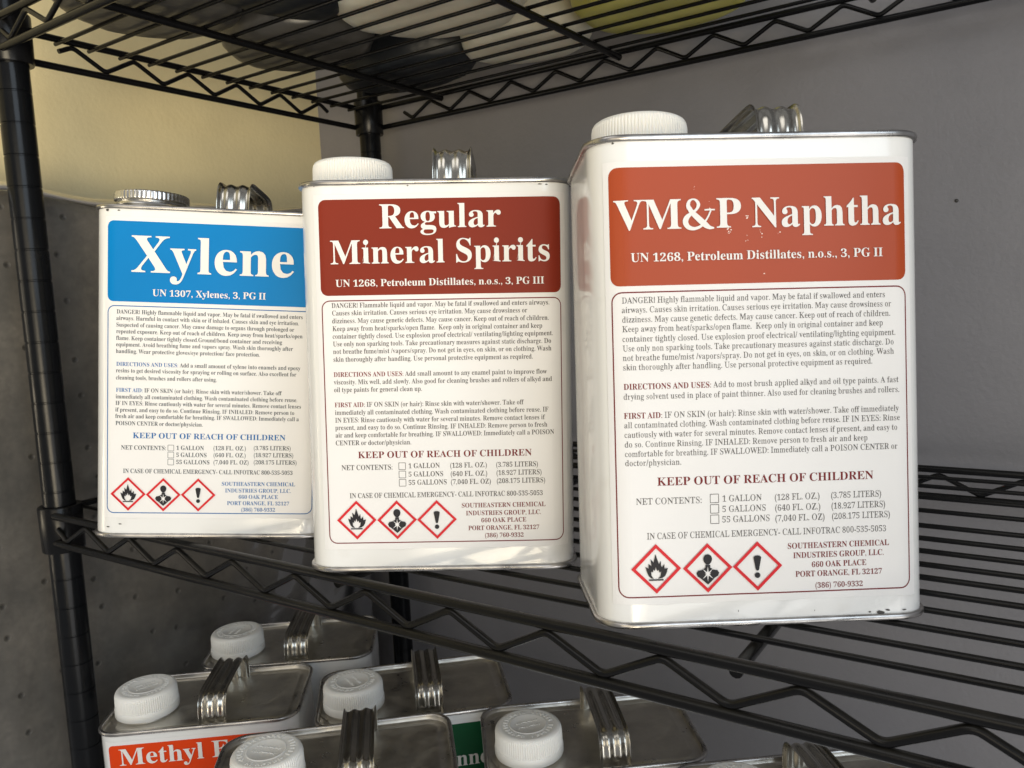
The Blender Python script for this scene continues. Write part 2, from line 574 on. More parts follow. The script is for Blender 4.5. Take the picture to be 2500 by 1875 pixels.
def gridded(x0, x1, z0, z1, r, step=5.0):
    """rounded rectangle as strips of quads -> pts, quads"""
    n = max(2, int((x1 - x0) / step)); xs = set([x for x in (-72.5, -71.5, -70, -68.5, -67, -65.5, -64, 64, 65.5, 67, 68.5, 70, 71.5, 72.5) if x0 < x < x1]) | set(x0 + (x1 - x0) * i / n for i in range(n + 1))
    for i in range(5):
        xs.add(x0 + r * (1 - math.cos(PI / 2 * i / 5))); xs.add(x1 - r * (1 - math.cos(PI / 2 * i / 5)))
    xs = sorted(xs); rows = max(2, int((z1 - z0) / step)); pts = []; F = []
    for x in xs:
        e = 0.0
        if r > 0:
            if x < x0 + r: e = r - math.sqrt(max(0, r * r - (x0 + r - x) ** 2))
            if x > x1 - r: e = r - math.sqrt(max(0, r * r - (x - x1 + r) ** 2))
        for j in range(rows + 1):
            if r == 0: pts.append((x, z0 if j == 0 else z0 + 0.45 + (z1 - z0 - 0.45) * (j - 1) / (rows - 1)))
            else: pts.append((x, z0 + e + (z1 - z0 - 2 * e) * j / rows))
    for i in range(len(xs) - 1):
        for j in range(rows):
            a = i * (rows + 1) + j; b = a + rows + 1
            F.append((a, b, b + 1, a + 1))
    return pts, F

def ring_line(x0, x1, z0, z1, r, w, step=5.0):
    o = rrect(x1 - x0, z1 - z0, r, 6, step); i = rrect(x1 - x0 - 2 * w, z1 - z0 - 2 * w, r - w, 6, 0)
    # rebuild the inner loop from the outer one so that counts agree
    hx, hz = (x1 - x0) / 2, (z1 - z0) / 2; inn = []
    for x, z in o:
        cx = max(-hx + r, min(hx - r, x)); cz = max(-hz + r, min(hz - r, z))
        d = math.hypot(x - cx, z - cz) or 1
        inn.append((x - (x - cx) / d * w, z - (z - cz) / d * w))
    mxx, mz = (x0 + x1) / 2, (z0 + z1) / 2; n = len(o)
    pts = [(x + mxx, z + mz) for x, z in o + inn]
    return pts, [(k, (k + 1) % n, n + (k + 1) % n, n + k) for k in range(n)]

# ------------------------------------------------------------------ labels
R_, B_ = 'r', 'b'
ADDR = ["SOUTHEASTERN CHEMICAL", "INDUSTRIES GROUP, LLC.", "660 OAK PLACE", "PORT ORANGE, FL 32127", "(386) 760-9332"]
NET = ["NET CONTENTS:", "1 GALLON", "(128 FL. OZ.)", "(3.785 LITERS)", "5 GALLONS", "(640 FL. OZ.)", "(18.927 LITERS)",
       "55 GALLONS", "(7,040 FL. OZ)", "(208.175 LITERS)", "IN CASE OF CHEMICAL EMERGENCY- CALL INFOTRAC 800-535-5053"]
TXT_N = ["DANGER! Highly flammable liquid and vapor. May be fatal if swallowed and enters",
 "airways. Causes skin irritation. Causes serious eye irritation. May cause drowsiness or",
 "dizziness. May cause genetic defects. May cause cancer. Keep out of reach of children.",
 "Keep away from heat/sparks/open flame.  Keep only in original container and keep",
 "container tightly closed. Use explosion proof electrical/ ventilating/lighting equipment.",
 "Use only non sparking tools. Take precautionary measures against static discharge. Do",
 "not breathe fume/mist /vapors/spray. Do not get in eyes, on skin, or on clothing. Wash",
 "skin thoroughly after handling. Use personal protective equipment as required.",
 "DIRECTIONS AND USES:| Add to most brush applied alkyd and oil type paints. A fast",
 "drying solvent used in place of paint thinner. Also used for cleaning brushes and rollers.",
 "FIRST AID:| IF ON SKIN (or hair): Rinse skin with water/shower. Take off immediately",
 "all contaminated clothing. Wash contaminated clothing before reuse. IF IN EYES: Rinse",
 "cautiously with water for several minutes. Remove contact lenses if present, and easy to",
 "do so. Continue Rinsing. IF INHALED: Remove person to fresh air and keep",
 "comfortable for breathing. IF SWALLOWED: Immediately call a POISON CENTER or",
 "doctor/physician."]
TXT_M = ["DANGER! Flammable liquid and vapor. May be fatal if swallowed and enters airways.",
 "Causes skin irritation. Causes serious eye irritation. May cause drowsiness or",
 TXT_N[2], TXT_N[3], TXT_N[4], TXT_N[5], TXT_N[6], TXT_N[7],
 "DIRECTIONS AND USES:| Add small amount to any enamel paint to improve flow",
 "viscosity. Mix well, add slowly. Also good for cleaning brushes and rollers of alkyd and",
 "oil type paints for general clean up.",
 "FIRST AID|: IF ON SKIN (or hair): Rinse skin with water/shower. Take off",
 "immediately all contaminated clothing. Wash contaminated clothing before reuse. IF",
 "IN EYES: Rinse cautiously with water for several minutes. Remove contact lenses if",
 "present, and easy to do so. Continue Rinsing. IF INHALED: Remove person to fresh",
 "air and keep comfortable for breathing. IF SWALLOWED: Immediately call a POISON",
 "CENTER or doctor/physician."]
TXT_X = [TXT_N[0],
 "airways. Harmful in contact with skin or if inhaled. Causes skin and eye irritation.",
 "Suspected of causing cancer. May cause damage to organs through prolonged or",
 "repeated exposure. Keep out of reach of children. Keep away from heat/sparks/open",
 "flame. Keep container tightly closed.Ground/bond container and receiving",
 "equipment. Avoid breathing fume and vapors spray. Wash skin thoroughly after",
 "handling. Wear protective gloves/eye protection/ face protection.",
 "DIRECTIONS AND USES:| Add a small amount of xylene into enamels and epoxy",
 "resins to get desired viscosity for spraying or rolling on surface. Also excellent for",
 "cleaning tools, brushes and rollers after using.",
 "FIRST AID:| IF ON SKIN (or hair): Rinse skin with water/shower. Take off",
 "immediately all contaminated clothing. Wash contaminated clothing before reuse.",
 "IF IN EYES: Rinse cautiously with water for several minutes. Remove contact lenses",
 "if present, and easy to do so. Continue Rinsing. IF INHALED: Remove person to",
 "fresh air and keep comfortable for breathing. IF SWALLOWED: Immediately call a",
 "POISON CENTER or doctor/physician."]
TAB_N = [('l', -66.1, 60.5, 141.44, -0.7), ('l', -66.3, 63.4, 136.97, -0.8), ('l', -66.2, 62.9, 132.43, -0.5), ('l', -66.2, 59.2, 127.94, -0.4), ('l', -66.3, 65.3, 123.26, -0.9), ('l', -66.2, 64.4, 118.77, -0.8), ('l', -66.3, 64.4, 114.27, -0.9), ('l', -66.3, 53.7, 109.81, -0.7), ('d', -66.2, 66.4, 100.62, -1.1), ('l', -66.4, 66.8, 95.89, -1.0), ('f', -66.4, 66.3, 86.82, -1.3), ('l', -66.4, 66.8, 82.34, -1.1), ('l', -66.4, 65.5, 77.73, -1.2), ('l', -66.4, 50.7, 73.15, -1.2), ('l', -66.4, 65.4, 68.63, -1.1), ('l', -66.4, -39.5, 64.29, -0.6), ('k', -51.4, 53.3, 55.52, -0.9), ('n', -61.7, -30.1, 46.22, -0.5), ('n', -20.5, -1.3, 46.52, -0.3), ('n', 4.7, 26.9, 46.35, -0.3), ('n', 32.1, 57.1, 46.39, -0.4), ('n', -20.6, 0.7, 41.52, -0.3), ('n', 4.8, 27.2, 41.27, -0.2), ('n', 32.2, 59.0, 41.28, -0.3), ('n', -20.7, 2.5, 36.52, -0.2), ('n', 4.8, 29.2, 36.21, -0.3), ('n', 32.4, 61.3, 36.27, -0.1), ('n', -56.9, 59.3, 29.54, -0.6), ('a', 10.6, 60.4, 22.61, -0.4), ('a', 13.3, 57.9, 18.0, -0.6), ('a', 22.2, 49.2, 13.38, -0.1), ('a', 14.3, 56.9, 8.93, -0.5), ('a', 23.8, 47.4, 3.23, -0.1), ('c', -64.6, -40.9, 13.88, -0.7), ('c', -39.7, -16.4, 13.5, -0.7), ('c', -15.7, 7.7, 13.56, -0.7)]
TAB_M = [('l', -65.1, 63.5, 142.46, -0.6), ('l', -65.0, 50.3, 138.03, -0.5), ('l', -65.1, 63.0, 133.42, -0.7), ('l', -65.0, 59.1, 128.84, -0.6), ('l', -65.1, 65.4, 124.33, -0.6), ('l', -65.0, 64.2, 119.82, -0.4), ('l', -65.1, 64.3, 115.35, -0.5), ('l', -65.1, 53.3, 110.7, -0.5), ('d', -65.2, 61.3, 101.71, -0.7), ('l', -65.2, 64.4, 97.19, -0.3), ('l', -65.3, -12.7, 92.64, -0.5), ('f', -65.2, 47.2, 83.64, -0.4), ('l', -65.2, 62.0, 79.04, -0.2), ('l', -65.2, 59.7, 74.43, -0.5), ('l', -65.3, 61.3, 69.99, -0.2), ('l', -65.3, 65.3, 65.46, -0.3), ('l', -65.4, -19.9, 60.77, -0.4), ('k', -52.2, 51.8, 53.84, -0.1), ('n', -62.3, -31.5, 46.24, -0.2), ('n', -22.2, -3.3, 46.91, -0.1), ('n', 2.6, 25.0, 46.79, -0.4), ('n', 30.1, 55.5, 46.79, -0.1), ('n', -22.3, -1.3, 41.83, -0.1), ('n', 2.8, 25.1, 41.67, -0.3), ('n', 30.2, 57.6, 41.87, -0.2), ('n', -22.4, 0.7, 36.8, -0.3), ('n', 2.8, 27.2, 36.8, -0.3), ('n', 30.3, 59.7, 36.95, -0.4), ('n', -57.9, 58.1, 29.22, -0.6), ('a', 9.0, 59.5, 22.31, -0.1), ('a', 11.6, 56.8, 17.54, -0.4), ('a', 20.6, 47.9, 13.14, -0.2), ('a', 12.8, 55.7, 8.41, -0.4), ('a', 22.6, 46.2, 3.89, -0.2), ('c', -65.5, -42.5, 14.4, -0.4), ('c', -41.4, -18.1, 14.21, -0.2), ('c', -17.6, 6.0, 14.03, -0.2)]
TAB_X = [('l', -64.7, 62.3, 141.12, 0.5), ('l', -64.9, 59.7, 136.64, 0.7), ('l', -65.0, 56.4, 132.03, 0.7), ('l', -64.9, 62.3, 127.46, 0.8), ('l', -65.0, 48.2, 122.8, 0.7), ('l', -65.0, 55.7, 118.35, 1.1), ('l', -65.1, 33.1, 113.64, 0.7), ('d', -64.8, 61.1, 104.71, 0.7), ('l', -65.0, 58.3, 100.16, 1.3), ('l', -65.0, 3.7, 95.19, 0.4), ('f', -64.9, 48.2, 86.56, 0.8), ('l', -65.1, 59.4, 81.88, 1.2), ('l', -65.2, 62.1, 77.31, 0.9), ('l', -65.3, 57.4, 72.66, 1.0), ('l', -65.3, 60.6, 68.2, 0.9), ('l', -65.1, -5.5, 63.2, 0.5), ('k', -53.4, 51.6, 55.2, 1.0), ('n', -61.3, -30.6, 46.55, -0.1), ('n', -23.7, -4.6, 46.94, 0.2), ('n', 1.6, 24.3, 47.15, 0.2), ('n', 29.3, 55.4, 47.61, 0.3), ('n', -23.8, -2.7, 41.97, 0.1), ('n', 1.7, 24.2, 42.19, 0.2), ('n', 29.4, 57.3, 42.53, 0.3), ('n', -23.8, -0.7, 36.88, -0.0), ('n', 1.7, 26.3, 37.08, 0.1), ('n', 29.4, 59.7, 37.39, 0.2), ('n', -59.8, 56.9, 30.02, 0.7), ('a', 7.5, 58.7, 21.62, 0.3), ('a', 10.0, 55.9, 16.83, 0.2), ('a', 19.3, 46.9, 12.38, 0.0), ('a', 11.4, 54.8, 7.75, 0.3), ('a', 21.1, 45.0, 3.18, 0.1), ('c', -67.3, -45.0, 13.68, 0.0), ('c', -43.8, -20.7, 13.43, 0.1), ('c', -20.0, 3.3, 13.5, 0.2)]

def picto(kind, pr, cx, cz, half=11.9):
    def diamond(h): return [(cx + h, cz), (cx, cz + h), (cx - h, cz), (cx, cz - h)]
    pr.poly([diamond(half), diamond(half * 0.83)[::-1]], 0, 0)
    s = half / 297.0
    def tf(pts, ox, oy): return [(cx + (x - ox) * s, cz - (y - oy) * s) for x, y in pts]
    if kind == 0:
        pr.poly([tf([(385, 305), (405, 365), (425, 430), (447, 385), (450, 450), (462, 462), (490, 425), (490, 482), (530, 475), (515, 530),
                     (495, 570), (460, 592), (410, 600), (440, 570), (450, 515), (427, 525), (420, 490), (402, 508), (385, 460), (372, 508), (357, 485),
                     (352, 520), (330, 515), (332, 560), (360, 600), (325, 590), (298, 565), (280, 520), (262, 455), (300, 475), (300, 420), (335, 448),
                     (325, 365), (362, 405)], 392, 482)], 0.02, 1)
        pr.poly([tf([(302, 606), (476, 606), (476, 623), (302, 623)], 392, 482)], 0.02, 1)
    elif kind == 1:
        head = [(1030 + 57 * math.sin(a) * (1 - 0.12 * (1 - math.cos(a)) / 2 * 1.5), 388 - 62 * math.cos(a)) for a in [2 * PI * i / 20 for i in range(20)]]
        body = [(1003, 452), (1003, 485), (960, 512), (915, 520), (893, 550), (905, 588), (945, 615), (990, 655), (1030, 690), (1070, 655),
                (1112, 612), (1155, 585), (1167, 548), (1145, 520), (1100, 512), (1060, 487), (1060, 452)]
        pr.poly([tf(body, 1030, 490)], 0.02, 1); pr.poly([tf(head, 1030, 490)], 0.03, 1)
        star = []
        for i in range(16):
            a = 2 * PI * i / 16; r = 20 if i % 2 else (92 if i in (0, 8) else (88 if i in (2, 6, 10, 14) else 34))
            star.append((1030 + r * math.sin(a) * (1.0 if i in (0, 8) else 1.05), 560 - r * math.cos(a)))
        pr.poly([tf(star, 1030, 490)], 0.04, 2)
    else:
        ex = [(1655 + 46 * math.cos(a), 395 - 26 * math.sin(a)) for a in [PI * i / 8 for i in range(9)]] + \
             [(1640 - 5, 535), (1640, 548), (1655, 553), (1670, 548), (1675, 535)]
        pr.poly([tf(ex, 1657, 498)], 0.02, 1)
        pr.poly([tf([(1655 + 34 * math.cos(2 * PI * i / 14), 608 + 34 * math.sin(2 * PI * i / 14)) for i in range(14)], 1657, 498)], 0.02, 1)

def make_label(can, zoff, seed, band_mat, line_mat, body_mat, head_mat, title, texts, table, paper=( -74.0, 74.0, -3.1, 207.3)):
    pr = Print(); pts, F = gridded(paper[0], paper[1], paper[2], paper[3], 0.0); pr.add(pts, F)
    # lower edge lifts in a few little curls
    lab = lay(pr, "label", [m_paper], can, zoff, 0.20, seed, True)
    pr = Print(); pts, F = gridded(-71.1, 71.0, 148.6, 204.4, 4.3); pr.add(pts, F)
    lay(pr, "title_band", [band_mat], lab, zoff, 0.30, seed)
    pr = Print()
    for runs, x0, x1, base, cap in title: pr.line(runs, x0, x1, base, cap)
    lay(pr, "title_lettering", [m_title], lab, zoff, 0.85, seed)
    if not texts: return lab
    pr = Print(); pts, F = ring_line(-71.0, 71.0, 0.0, 145.9, 5.0, 0.62, 1.5); pr.add(pts, F)
    lay(pr, "border_line", [line_mat], lab, zoff, 0.30, seed)
    RS = {0.0: 'r', 1.3: 'r2', 2.2: 'b'}[seed]
    pr = Print(); it = iter(texts); net = iter(NET); ad = iter(ADDR); ci = 0
    hz = []
    for k, x0, x1, y, sl in table:
        base = y - 0.97
        if k in 'ldf':
            t = next(it)
            if '|' in t:
                a, b = t.split('|'); pr.line([(a, B_)], x0, x0 + (x1 - x0) * 0.0 + bold_w(a, b, x1 - x0), base, 2.75, mi=1)
                w = bold_w(a, b, x1 - x0); pr.line([(b, RS)], x0 + w, x1, base, 2.85)
            else: pr.line([(t, RS)], x0, x1, base, 2.85)
        elif k == 'k': pr.line([("KEEP OUT OF REACH OF CHILDREN", B_)], x0, x1, y - 1.95, 3.9, mi=1)
        elif k == 'n': pr.line([(next(net), RS)], x0, x1, y - 1.5, 3.05)
        elif k == 'a': pr.line([(next(ad), B_)], x0, x1, y - 1.35, 2.75, mi=1)
        else: hz.append(((x0 + x1) / 2, y))
    bx = {0.0: -26.3, 1.3: -28.0, 2.2: -29.5}[seed]
    for z1 in (48.9, 43.9, 38.9):
        pts, F = ring_line(bx, bx + 4.3, z1 - 4.4, z1, 0.35, 0.30, 0); pr.add(pts, F)
    lay(pr, "small_lettering", [body_mat, head_mat], lab, zoff, 0.30, seed)
    for i, (cx, cz) in enumerate(hz):
        pr = Print(); picto(i, pr, cx, cz)
        lay(pr, "hazard_symbol", [m_red, m_black, m_paper], lab, zoff, 0.75, seed)
    return lab

def bold_w(a, b, W):
    wa = sum(glyph(c, B_)[0] for c in a); wb = sum(glyph(c, R_)[0] for c in b)
    return W * wa / (wa + wb)

# ------------------------------------------------------------------ can parts
H, BW, BD, CR = 233.0, 161.5, 102.0, 17.0       # body height, width, depth, corner radius
def make_body(can, seed):
    loops = []
    for z in [2.0] + [6 + 8 * i for i in range(28)] + [H - 2.5]:
        l = []
        for x, y in rrect(BW, BD, CR, 8, 6.0, BD / 2):
            if y < 1.5 and abs(x) < 63.6: y -= bow(x, z, seed)
            elif y > BD - 1.5 and abs(x) < 63.6: y += bow(x, z, seed) * .7
            elif abs(x) > BW / 2 - 0.5:
                e = min(1, max(0, (abs(y - BD / 2) * -1 + 34) / 3.0)) * min(1, max(0, (z - 16) / 4)) * min(1, max(0, (217 - z) / 4))
                x += math.copysign(0.7 * e, x)
            l.append((x * MM, y * MM, z * MM))
        loops.append(l)
    V, F = loft(loops, cap0=True)
    return raw("can_body", V, F, m_white, can, True, angle=30)

def seam(can, name, z0, flip=False, m=None):
    """rolled double seam: ring of rounded section around the body"""
    prof = [(0.2, 0), (-1.3, 0.1), (-1.8, 0.7), (-1.9, 2.1), (-1.5, 2.9), (-0.6, 3.2), (0.6, 3.1), (1.3, 2.5), (1.5, 0.2)]
    loops = []
    for ins, z in prof:
        zz = z0 + (3.2 - z if flip else z)
        w, d = BW - 2 * ins, BD - 2 * ins
        loops.append([(x * MM, (y + BD / 2) * MM, zz * MM) for x, y in rrect(w, d, CR - ins, 8, 12)])
    V, F = loft(loops, ring=True)
    return raw(name, V, F, m or m_seam, can, True, angle=60)

def top_panel(can):
    loops = []
    for ins, z in [(1.4, H - 1.0), (1.7, H - 3.6), (2.2, H - 4.0), (7.5, H - 4.0), (8.5, H - 3.4), (10.5, H - 3.2), (11.2, H - 3.3)]:
        loops.append([(x * MM, (y + BD / 2) * MM, z * MM) for x, y in rrect(BW - 2 * ins, BD - 2 * ins, CR - ins, 8, 12)])
    V, F = loft(loops, cap1=True)
    return raw("can_top", V, F, m_tin, can, True, angle=50)

def make_handle(can, hx, hh=1.0, hy=0.0):
    path = [(7.5, -4.0), (7.3, 3), (7.8, 10), (9.6, 16.5), (13, 20.6), (18, 22.4), (30, 22.9), (50, 23.0), (68, 22.9), (80, 22.2), (86.5, 20.0), (89.7, 15), (90.8, 9), (91.2, 2), (91.3, -4.0)]
    path = catmull([(y, z * hh, 0) for y, z in path], 3)
    V = []; NX = 33; W = 23.0
    for side in (0, 1):
        for i, (y, z, _) in enumerate(path):
            a = path[max(0, i - 1)]; b = path[min(len(path) - 1, i + 1)]
            dy, dz = b[0] - a[0], b[1] - a[1]; L = math.hypot(dy, dz)
            ny, nz = -dz / L, dy / L
            s = i / (len(path) - 1); fade = min(1, min(s, 1 - s) / 0.10)
            for j in range(NX):
                u = j / (NX - 1) - 0.5
                h = -0.65 * math.cos(2 * PI * u / 0.36) * fade if abs(u) < 0.43 else 0
                e = max(0, (abs(u) - 0.42) / 0.08)
                if e > 0: h = -0.65 * math.cos(2 * PI * 0.42 / 0.36) * fade * (1 - e) + 1.9 * math.sin(min(1, e) * PI * 0.62)
                x = hx + u * W * (1 if e < 0.75 else 1 - (e - .75) * 0.05)
                h -= side * 0.45
                V.append((x * MM, (y + hy + ny * h) * MM, (H - 2.6 + z + nz * h) * MM))
    n = len(path); F = []; off = n * NX
    for i in range(n - 1):
        for j in range(NX - 1):
            a = i * NX + j
            F.append((a, a + 1, a + NX + 1, a + NX)); F.append((off + a, off + a + NX, off + a + NX + 1, off + a + 1))
        for j in (0, NX - 1):
            a = i * NX + j; F.append((a, a + NX, off + a + NX, off + a))
    return raw("handle", V, F, m_handle, can, True, angle=70)

def make_cap(can, cx, cy, turn=0.0, cs=1.0):
    n = 264; prof = [(24.6, -0.5, 0), (25.6, 0.0, 0), (25.9, 0.8, 0), (25.9, 5.6, 0), (25.5, 6.3, 0), (25.2, 6.7, 1), (25.1, 9, 1), (24.9, 16.2, 1), (24.6, 18.2, .7), (23.9, 19.7, .25),
                     (22.6, 20.6, 0), (20.8, 20.9, 0), (20.2, 20.7, 0), (14.2, 20.7, 0), (13.8, 21.1, 0), (13.2, 21.1, 0), (12.8, 20.8, 0), (0.5, 20.8, 0)]
    loops = []
    for r, z, k in prof:
        l = []
        for i in range(n):
            a = 2 * PI * i / n
            rr = r * cs + (0.42 * k * (1 if (i % 3) else -1.0) - 0.2 * k)
            l.append(((cx + rr * math.cos(a)) * MM, (cy + rr * math.sin(a)) * MM, (H - 1.6 + z) * MM))
        loops.append(l)
    V, F = loft(loops, cap1=True)
    cap = raw("screw_cap", V, F, m_cap, can, True, angle=40)
    # moulded relief on the top: a ring of worn raised marks and a few in the middle
    bm = bmesh.new(); rnd = random.Random(int(turn * 100) + 3)
    def block(x, y, a, w, d):
        mtx = Matrix.Translation(((cx + x) * MM, (cy + y) * MM, (H - 1.6 + 20.85) * MM)) @ Matrix.Rotation(a, 4, 'Z') @ Matrix.Diagonal((w * MM, d * MM, 0.7 * MM, 1))
        bmesh.ops.create_cube(bm, size=1, matrix=mtx)
    for i in range(30):
        if i in (7, 15, 22): continue
        a = turn + 2 * PI * i / 30
        block(17.2 * math.cos(a), 17.2 * math.sin(a), a, 3.4, 0.7)
        if rnd.random() < .8: block(17.2 * math.cos(a + .06), 17.2 * math.sin(a + .06), a + PI / 2 * rnd.choice((0, 1, .4)), 2.0 + rnd.random(), 0.6)
    for row in (-1, 1):
        for i in range(-4, 5):
            x, y = i * 2.0, row * 3.2
            a = turn + 0.3
            block(x * math.cos(a) - y * math.sin(a), x * math.sin(a) + y * math.cos(a), a + rnd.choice((0, PI / 2, 1.2)), 2.2, 0.6)
    tag(finish(bm, "moulded_relief", m_cap, cap, smooth=False), kind="stuff")
    # tin collar below the cap
    prof = [(22.0, 2.5), (24.6, 2.4), (25.0, 0.6), (27.5, -0.3), (28.6, -0.2), (29.2, 0.0)]
    loops = [[((cx + r * math.cos(2 * PI * i / 48)) * MM, (cy + r * math.sin(2 * PI * i / 48)) * MM, (H - 3.4 + z) * MM) for i in range(48)] for r, z in prof]
    V, F = loft(loops); raw("cap_collar", V, F, m_tin, can, True, angle=50)
    return cap

def make_metal_cap(can, cx, cy):
    n = 216
    prof = [(26.8, -0.5, 0), (27.0, 0.6, 0), (26.2, 2.0, 0), (25.6, 3.0, 0), (26.2, 4.2, 0), (25.7, 5.6, 0), (24.4, 6.4, 0), (25.2, 7.2, 0), (26.0, 8.0, .5), (26.1, 9.0, 1), (26.1, 12.6, 1), (25.9, 13.4, .5), (25.2, 14.0, 0), (23.5, 14.2, 0), (22.8, 13.5, 0), (0.5, 13.5, 0)]
    loops = []
    for r, z, k in prof:
        loops.append([((cx + (r - 0.45 * k * (0 if (i % 4) < 2 else 1)) * math.cos(2 * PI * i / n)) * MM, (cy + (r - 0.45 * k * (0 if (i % 4) < 2 else 1)) * math.sin(2 * PI * i / n)) * MM, (H + 1.0 + z) * MM) for i in range(n)])
    V, F = loft(loops, cap1=True)
    return raw("screw_cap", V, F, m_silver, can, True, angle=40)

def chips(can, spots):
    for x, z, w, h in spots:
        bm = bmesh.new(); pts = []
        k = 7
        for i in range(k):
            a = 2 * PI * i / k; q = random.uniform(.5, 1)
            xx, zz = x + w * q * math.cos(a), z + h * q * math.sin(a)
            yy = -(bow(xx, zz) + 0.35); F0 = BW / 2 - CR
            if abs(xx) > F0:
                t = (abs(xx) - F0) / CR
                yy = CR - (CR + .3) * math.cos(t); xx = math.copysign(F0 + (CR + .3) * math.sin(t), xx)
            pts.append(bm.verts.new((xx * MM, yy * MM, zz * MM)))
        bm.faces.new(pts)
        finish(bm, "paint_chip", m_chip, can, smooth=False)

def make_can(name, seed, hx, capx, capy, metal=False, turn=0.0, cs=1.0, hh=1.0):
    can = empty(name)
    make_body(can, seed); seam(can, "top_seam", H - 3.0); seam(can, "bottom_seam", 0.0, True); top_panel(can)
    make_handle(can, hx, hh)
    if metal: make_metal_cap(can, capx, capy)
    else: make_cap(can, capx, capy, turn, cs)
    return can

def place(can, rot, loc):
    m = Matrix(((rot[0][0], rot[0][1], rot[0][2], loc[0] * MM), (rot[1][0], rot[1][1], rot[1][2], loc[1] * MM), (rot[2][0], rot[2][1], rot[2][2], loc[2] * MM), (0, 0, 0, 1)))
    can.matrix_world = m

def shift_can(can, pose, lx):
    rot, loc = pose
    place(can, rot, tuple(loc[i] - rot[i][0] * lx for i in range(3)))

# --- the three cans on the middle shelf
POSES = [(((0.82387, -0.56611, -0.02772), (0.56637, 0.82043, 0.07819), (-0.02152, -0.08012, 0.99655)), (596.12, 32.61, 2.22)), (((0.8274, -0.56154, 0.00917), (0.56072, 0.82688, 0.04311), (-0.03179, -0.03053, 0.99903)), (406.53, 25.12, 2.31)), (((0.76592, -0.64216, 0.03163), (0.63766, 0.76501, 0.09029), (-0.08218, -0.04898, 0.99541)), (210.88, -0.99, 4.39))]
GRP = "labelled solvent cans standing on the middle shelf"
H = 234.6; LX = -1.5
naph = make_can("solvent_can", 0.0, 12.0, -48, 48, turn=0.4, hh=0.87)
make_label(naph, 15.0, 0.0, m_brick_glare, m_maroon, m_grey, m_maroon,
  [([("VM&P", B_)], -68.4, -8.4, 175.0, 13.9), ([("Naphtha", B_)], -4.0, 68.8, 174.9, 13.9), ([("UN 1268, Petroleum Distillates, n.o.s., 3, PG II", B_)], -61.6, 59.4, 159.9, 4.1)],
  TXT_N, TAB_N)
place(naph, *POSES[0])
naph.matrix_world = naph.matrix_world @ Matrix.Translation((0.0014, 0, 0)) @ Matrix.Rotation(0.03, 4, 'Z')
tag(naph, "white can with brick red VM&P Naphtha label, largest and rightmost on the shelf", "solvent can", GRP)
chips(naph, [(-70, 231, 1.0, .7), (54, 3.9, 3.2, 1.2), (58, 4.8, 1.5, .6), (49, 4.2, 1.0, .5), (-15, 7, .25, .8), (22, 6, .2, .6), (66, 4.6, 1.4, .4)])
# worn spots on the red band
bm = bmesh.new()
for cx, cz, n, w, h in [(-24.9, 183.2, 14, .5, 4.6), (-15.8, 174.2, 16, .9, 2.3), (-7.2, 179.5, 7, .5, 1.4), (-.6, 172.2, 9, .5, 2.5), (8, 172, 5, .6, 1), (-7.5, 168.5, 5, .6, .5), (-7.6, 171.0, 3, .3, .4),
                        (-32.0, 195, 6, .15, 2.4), (0, 153.1, 2, .5, .2), (8.5, 162.3, 3, 1, 1)]:
    for _ in range(max(2, int(n * 0.6))):
        x = cx + random.uniform(-w, w); z = cz + random.uniform(-h, h); r = random.uniform(.12, .42); k = 5
        a0 = random.random() * 6
        f = [bm.verts.new(((x + r * math.cos(a0 + 2 * PI * i / k)) * MM, -(bow(x, z + 15) + 0.34 + _ * .002) * MM, (z + 15 + r * random.uniform(.5, 1) * math.sin(a0 + 2 * PI * i / k)) * MM)) for i in range(k)]
        bm.faces.new(f)
tag(finish(bm, "scuff_marks", m_scuff, naph, smooth=False), kind="stuff")

H = 233.0; LX = 3.4
mins = make_can("solvent_can", 1.3, 10.5, -56, 49, turn=1.1)
make_label(mins, 17.5, 1.3, m_brick, m_maroon, m_grey, m_maroon,
  [([("Regular", B_)], -35.8, 35.6, 187.3, 13.9), ([("Mineral Spirits", B_)], -65.0, 64.7, 167.0, 13.7), ([("UN 1268, Petroleum Distillates, n.o.s., 3, PG III", B_)], -62.2, 60.6, 153.8, 4.1)],
  TXT_M, TAB_M, (-74.2, 74.7, -3.5, 207.3))
shift_can(mins, POSES[1], LX)
tag(mins, "white can with dark red Regular Mineral Spirits label, between the other two labelled cans", "solvent can", GRP)
chips(mins, [(-70, 230, .8, .5), (62, 229, 2.0, .5), (66, 228.8, 1.2, .5), (-15, 229.3, .8, .4)])

LX = 1.5
xyl = make_can("solvent_can", 2.2, 13, -56, 49, metal=True)
make_label(xyl, 17.5, 2.2, m_blue, m_bluel, m_greyx, m_bluel,
  [([("Xylene", B_)], -55.4, 56.5, 169.3, 25.2), ([("UN 1307, Xylenes, 3, PG II", B_)], -40.6, 36.7, 153.1, 4.6)],
  TXT_X, TAB_X, (-73.0, 73.8, -3.1, 207.3))
shift_can(xyl, POSES[2], LX); LX = 0.0
tag(xyl, "white can with bright blue Xylene label and silver metal screw cap", "solvent can", GRP)
chips(xyl, [(-70, 229, 1.4, 1.2), (-62, 229, 1.2, .6), (-68.5, 7.5, 1.6, .6), (-60, 9.8, 1.6, .5)])

